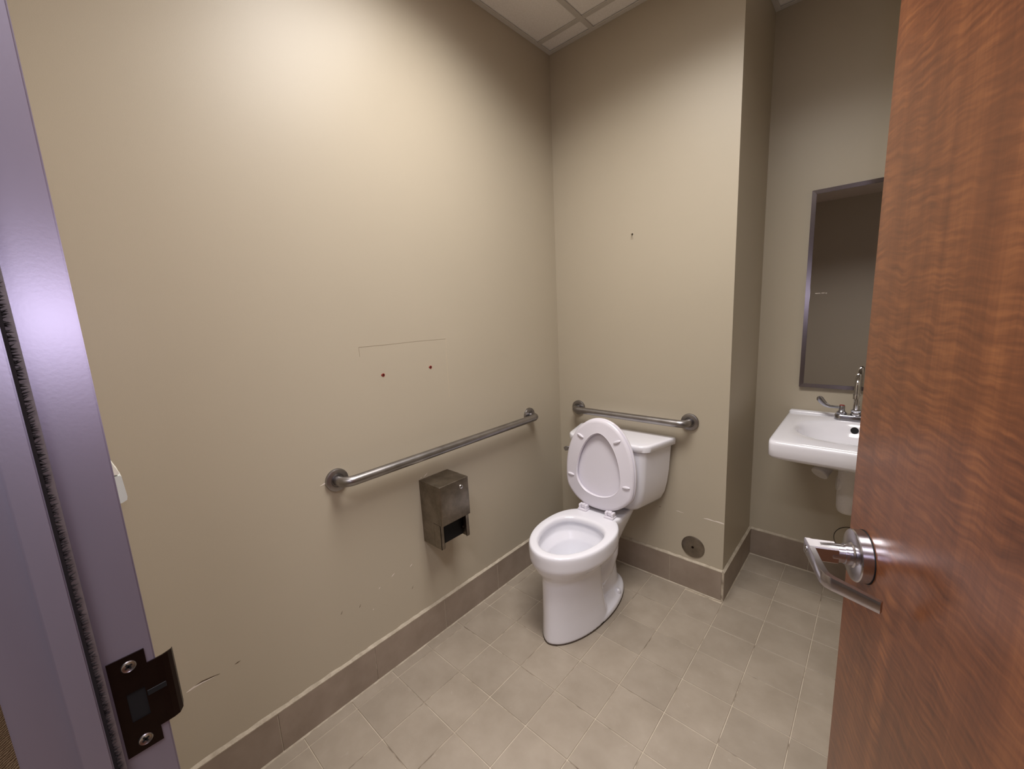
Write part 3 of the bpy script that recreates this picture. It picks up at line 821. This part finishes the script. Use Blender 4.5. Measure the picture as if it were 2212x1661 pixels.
# ------------------------------------------------------------------ mirror
mx0, mx1, mz0, mz1 = 1.102, 1.559, .978, 1.894
mi = tag(root('mirror', ((mx0 + mx1) / 2, YA, mz0)), 'steel framed rectangular mirror over the sink', 'mirror')
FW = .0175
def frame_bar(pa, pb, pc, pd):
    """mitred bar: outer pa->pb, inner pd->pc ; (x,z)"""
    b = bmesh.new(); yo_, yi_ = YA - .001, YA - .020
    lo_ = [pa, pb, pc, pd]
    A = [b.verts.new((x, yo_, z)) for x, z in lo_]; B_ = [b.verts.new((x, yi_ + (.0022 if k_ > 1 else 0), z)) for k_, (x, z) in enumerate(lo_)]
    b.faces.new(A); b.faces.new(B_[::-1])
    for i in range(4):
        j = (i + 1) % 4; b.faces.new((A[i], B_[i], B_[j], A[j]))
    bmesh.ops.bevel(b, geom=[e for e in b.edges], offset=.0012, segments=2, affect='EDGES')
    finish('frame_bar', b, 'frame_steel', mi)
o_ = [(mx0, mz0), (mx1, mz0), (mx1, mz1), (mx0, mz1)]
i_ = [(mx0 + FW, mz0 + FW), (mx1 - FW, mz0 + FW), (mx1 - FW, mz1 - FW), (mx0 + FW, mz1 - FW)]
for k in range(4):
    j = (k + 1) % 4; frame_bar(o_[k], o_[j], i_[j], i_[k])
bm = bmesh.new(); box(bm, mx0 + .012, mx1 - .012, YA - .014, YA - .006, mz0 + .012, mz1 - .012); finish('glass', bm, 'mirror', mi)
for (x, z, l_) in ((1.150, 1.428, .02), (1.170, 1.4285, .012), (1.182, 1.427, .006)):
    bm = bmesh.new(); box(bm, x - l_ / 2, x + l_ / 2, YA - .0146, YA - .0139, z, z + .002); finish('scratch', bm, 'chip', mi)

# ------------------------------------------------------------------ sensor switch on the doorway wall
sw = tag(root('light_switch', (.62, YD, 1.22)), 'white wall sensor switch peeking out beside the door frame', 'light switch')
xc = .620
bm = bmesh.new(); box(bm, xc - .035, xc + .035, YD, YD + .0055, 1.163, 1.278, .002); finish('cover', bm, 'white_plastic', sw)
bm = bmesh.new()
rings = []
for (y, z) in ((.005, 1.272), (.007, 1.268), (.0225, 1.226), (.0222, 1.2235), (.005, 1.2235)):
    pass
prof = [(.005, 1.266), (.0200, 1.2205), (.0192, 1.2185), (.005, 1.2185)]
loft(bm, [[(x, YD + y, z) for y, z in prof] for x in (xc - .0165, xc + .0165)]); finish('hood', bm, 'white_plastic', sw)
bm = bmesh.new()
prof = [(.005, 1.2165), (.0200, 1.2165), (.0215, 1.2145), (.0230, 1.185), (.0220, 1.1805), (.017, 1.178), (.005, 1.178)]
loft(bm, [[(x, YD + y, z) for y, z in prof] for x in (xc - .0165, xc + .0165)]); finish('sensor_lens', bm, 'lens', sw)

# ------------------------------------------------------------------ door frame, strike plate, brush seal
tr1 = struct(root('trim_1', (XJ, YD - .05, 0)), 'grey mauve painted steel door frame with a stop and brush seal')
Y1, Y2, Y3, Y4 = -1.9255, -1.9765, -1.9985, -2.0375       # room face, stop start, stop end, corridor face
def jamb_profile(xj, s):
    """closed profile (x,y); s=+1: opening to the right"""
    return [(xj - s * .052, Y1), (xj, Y1), (xj, Y2), (xj + s * .016, Y2), (xj + s * .016, Y3), (xj, Y3), (xj, Y4), (xj - s * .052, Y4), (xj - s * .052, Y4 + .010), (xj - s * .010, Y4 + .010), (xj - s * .010, Y1 - .0085), (xj - s * .052, Y1 - .0085)]
for xj, s in ((XJ, 1), (XH, -1)):
    b = bmesh.new(); pr = jamb_profile(xj, s)
    loft(b, [[(x, y, z) for x, y in pr] for z in (0.001, ZH + .05)])
    for e in b.edges: pass
    bmesh.ops.bevel(b, geom=[e for e in b.edges if abs(e.verts[0].co.z - e.verts[1].co.z) > 1], offset=.0015, segments=2, affect='EDGES')
    finish('jamb', b, 'frame', tr1)
b = bmesh.new(); box(b, XJ + .001, XH - .001, Y4, Y1, ZH, ZH + .05); box(b, XJ + .016, XH - .016, Y3, Y2, ZH - .016, ZH); finish('head', b, 'frame', tr1)
# brush seal
b = bmesh.new(); xb = XJ + .0085
box(b, XJ + .002, XJ + .0155, Y2 - .0002, Y2 + .0025, .02, ZH - .02)
z = .02
def spike(b, base, tip, w_):
    v = [b.verts.new(base + Vector((0, 0, -w_))), b.verts.new(base + Vector((0, 0, w_))), b.verts.new(base + Vector((w_, w_ * .5, 0))), b.verts.new(tip)]
    for f in ((0, 1, 3), (1, 2, 3), (2, 0, 3), (0, 2, 1)): b.faces.new([v[i] for i in f])
while z < ZH - .02:
    for xo in (.0045, .0075, .0105, .0135):
        bx_, ln = XJ + xo + random.uniform(-.001, .001), random.uniform(.0055, .0085)
        if xo == .0105: ln *= .9
        spike(b, Vector((bx_, Y2 + .0022, z + random.uniform(-.002, .002))), Vector((bx_ + random.uniform(-.002, .0025), Y2 + ln, z + random.uniform(-.002, .002))), .0011)
    z += .0024
me_ = finish('brush_seal', b, 'pile', tr1); me_['kind'] = 'stuff'
b = bmesh.new(); box(b, XJ + .0106, XJ + .0113, Y2 + .002, Y2 + .0088, .02, ZH - .02); finish('seal_fin', b, 'pile_fin', tr1)
# strike plate: T-shaped, with a lip curling past the room edge of the jamb
ZS = .985
b = bmesh.new(); th = .0016
ya, yb_ = -1.9655, -1.9335
zt, zb, lt, lb = ZS + .062, ZS - .062, ZS + .043, ZS - .043
lip = [(0, yb_ + .0)] + [(0, -1.926), (-.0004, -1.920), (-.0022, -1.9145), (-.0055, -1.9105), (-.0105, -1.909)]
def sheet(b, pts_yz_front):
    pass
# flat T with rectangular latch hole: build from strips (x thickness)
hz0, hz1, hy0, hy1 = ZS - .021, ZS + .016, -1.9555, -1.9395
for (a0, a1, c0_, c1_) in ((ya, yb_, lt, zt), (ya, yb_, zb, lb), (ya, hy0, lb, lt), (hy0, hy1, hz1, lt), (hy0, hy1, lb, hz0), (hy1, yb_, lb, lt)):
    box(b, XJ - .0002, XJ + th, a0, a1, c0_, c1_)
rings = []
for i, (dx, yy) in enumerate(lip):
    t_ = i / (len(lip) - 1); ins = 0 if i < 4 else (.003 if i == 4 else .008)
    rings.append([(XJ + dx, yy, lb + ins), (XJ + dx, yy, lt - ins * .3), (XJ + dx + th, yy, lt - ins * .3), (XJ + dx + th, yy, lb + ins)])
loft(b, rings)
sp = finish('strike_plate', b, 'dark_steel', tr1); sp['label'] = 'dark oxidised strike plate'
b = bmesh.new(); box(b, XJ + .0001, XJ + .0006, hy0, hy1, hz0, hz1); finish('latch_hole', b, 'black', sp)
b = bmesh.new(); box(b, XJ + th - .0004, XJ + th + .0005, hy1 + .001, -1.921, ZS + .002, ZS + .009, .0004, 1); finish('latch_groove', b, 'black', sp)
for zc in (ZS + .049, ZS - .049):
    b = bmesh.new(); lathe(b, [(.0068, -.001), (.0068, .0006), (.0060, .0013), (.0052, .0008), (.0022, .0005), (.0016, -.0002)], (XJ + th, -1.9485, zc), (1, 0, 0), 24); sc = finish('screw', b, 'screw', sp, True, angle=30)
    b = bmesh.new()
    for a0 in (0.5, 0.5 + PI / 2):
        vs = box(b, XJ + th + .0004, XJ + th + .0009, -.0036, .0036, -.0009, .0009)
        for v in vs:
            y_, z_ = v.co.y, v.co.z; v.co.y = -1.9485 + y_ * math.cos(a0) - z_ * math.sin(a0); v.co.z = zc + y_ * math.sin(a0) + z_ * math.cos(a0)
    finish('screw_cross', b, 'black', sp)

# ------------------------------------------------------------------ door leaf, swung into the room
H = Vector((1.700, -1.922, 0)); E_ = Vector((1.3795, -1.067, 0))
U = (H - E_).normalized(); th_ = math.atan2(U.y, U.x); LW = (H - E_).length
NRM = Vector((U.y, -U.x, 0))                # visible face normal (towards -x)
if NRM.x > 0: NRM = -NRM
door = root('door_1', E_); struct(door, 'open door of figured reddish brown veneer with a satin lever')
door.rotation_euler = (0, 0, th_)
# local: x from latch edge to hinge, +y or -y = visible side
sgn = 1 if (Matrix.Rotation(-th_, 3, 'Z') @ NRM).y > 0 else -1
def dl(name, bm_, mat, smooth=False, angle=40, parent=None):
    o = finish(name, bm_, mat, None, smooth, angle=angle)
    o.parent = door if parent is None else parent
    return o
bm = bmesh.new(); box(bm, 0, LW - .004, min(0, -sgn * .0445), max(0, -sgn * .0445), .012, ZH - .006, .0012, 1); dl('leaf', bm, 'veneer')
def Ld(x, out, z): return Vector((x, sgn * out, z))
BS, ZL = .065, .993
bm = bmesh.new()
lathe(bm, [(.0420, -.0005), (.0420, .0015)], Ld(BS, 0, ZL), (0, sgn, 0), 48); dl('gasket', bm, 'black')
bm = bmesh.new()
lathe(bm, [(.0412, .0012), (.0412, .0150), (.0402, .0165), (.0385, .0172), (.020, .0175), (.0185, .0195), (.0165, .0198), (.0165, .028)], Ld(BS, 0, ZL), (0, sgn, 0), 64); dl('rose', bm, 'satin', True, 30)
# lever: round hub, squared arm towards the hinge, return to the door
bm = bmesh.new()
lathe(bm, [(.0145, .0205), (.0145, .045), (.0140, .047), (.0135, .060)], Ld(BS, 0, ZL), (0, sgn, 0), 32)
def sq(b, path, sizes):
    P = [Vector(q) for q in path]; rings = []
    for i, q in enumerate(P):
        d = (P[min(i + 1, len(P) - 1)] - P[max(i - 1, 0)]).normalized()
        s_ = d.cross(Vector((0, 0, 1))).normalized(); a_, c_ = sizes[i]
        k = .14
        rings.append([q + s_ * (a_ * u) + Vector((0, 0, 1)) * (c_ * v) for u, v in ((1, 1 - k), (1 - k, 1), (-1 + k, 1), (-1, 1 - k), (-1, -1 + k), (-1 + k, -1), (1 - k, -1), (1, -1 + k))])
    loft(b, rings)
sq(bm, [Ld(BS, .038, ZL), Ld(BS, .078, ZL)], [(.0140, .0128), (.0140, .0128)])
arm = [Ld(BS - .0145, .0745, ZL), Ld(BS + .015, .0750, ZL), Ld(BS + .045, .0755, ZL - .001), Ld(BS + .072, .0750, ZL - .002), Ld(BS + .080, .0725, ZL - .003), Ld(BS + .086, .066, ZL - .004), Ld(BS + .094, .055, ZL - .005), Ld(BS + .108, .038, ZL - .006), Ld(BS + .121, .022, ZL - .007)]
sq(bm, arm, [(.0045, .0125), (.0045, .0122), (.0045, .0115), (.0048, .0108), (.0050, .0104), (.0048, .0100), (.0044, .0096), (.0040, .0090), (.0036, .0085)])
dl('lever', bm, 'satin', True, 30)
bm = bmesh.new(); lathe(bm, [(.0060, .0), (.0060, .0012), (.004, .0012), (.0035, .0002)], Ld(BS, .0785, ZL), (0, sgn, 0), 20); dl('keyway', bm, 'chrome', True)
bm = bmesh.new(); box(bm, -.0015, .0005, min(-sgn * .010, -sgn * .0345), max(-sgn * .010, -sgn * .0345), ZL - .028, ZL + .028); dl('latch_plate', bm, 'satin')
for zc in (.25, 1.22, 2.2):
    bm = bmesh.new(); tube(bm, [Ld(LW + .000, .006, zc - .055), Ld(LW + .000, .006, zc + .055)], .0065, 14); box(bm, LW - .004, LW - .001, min(0, -sgn * .035), max(0, -sgn * .035), zc - .055, zc + .055); dl('hinge', bm, 'satin')
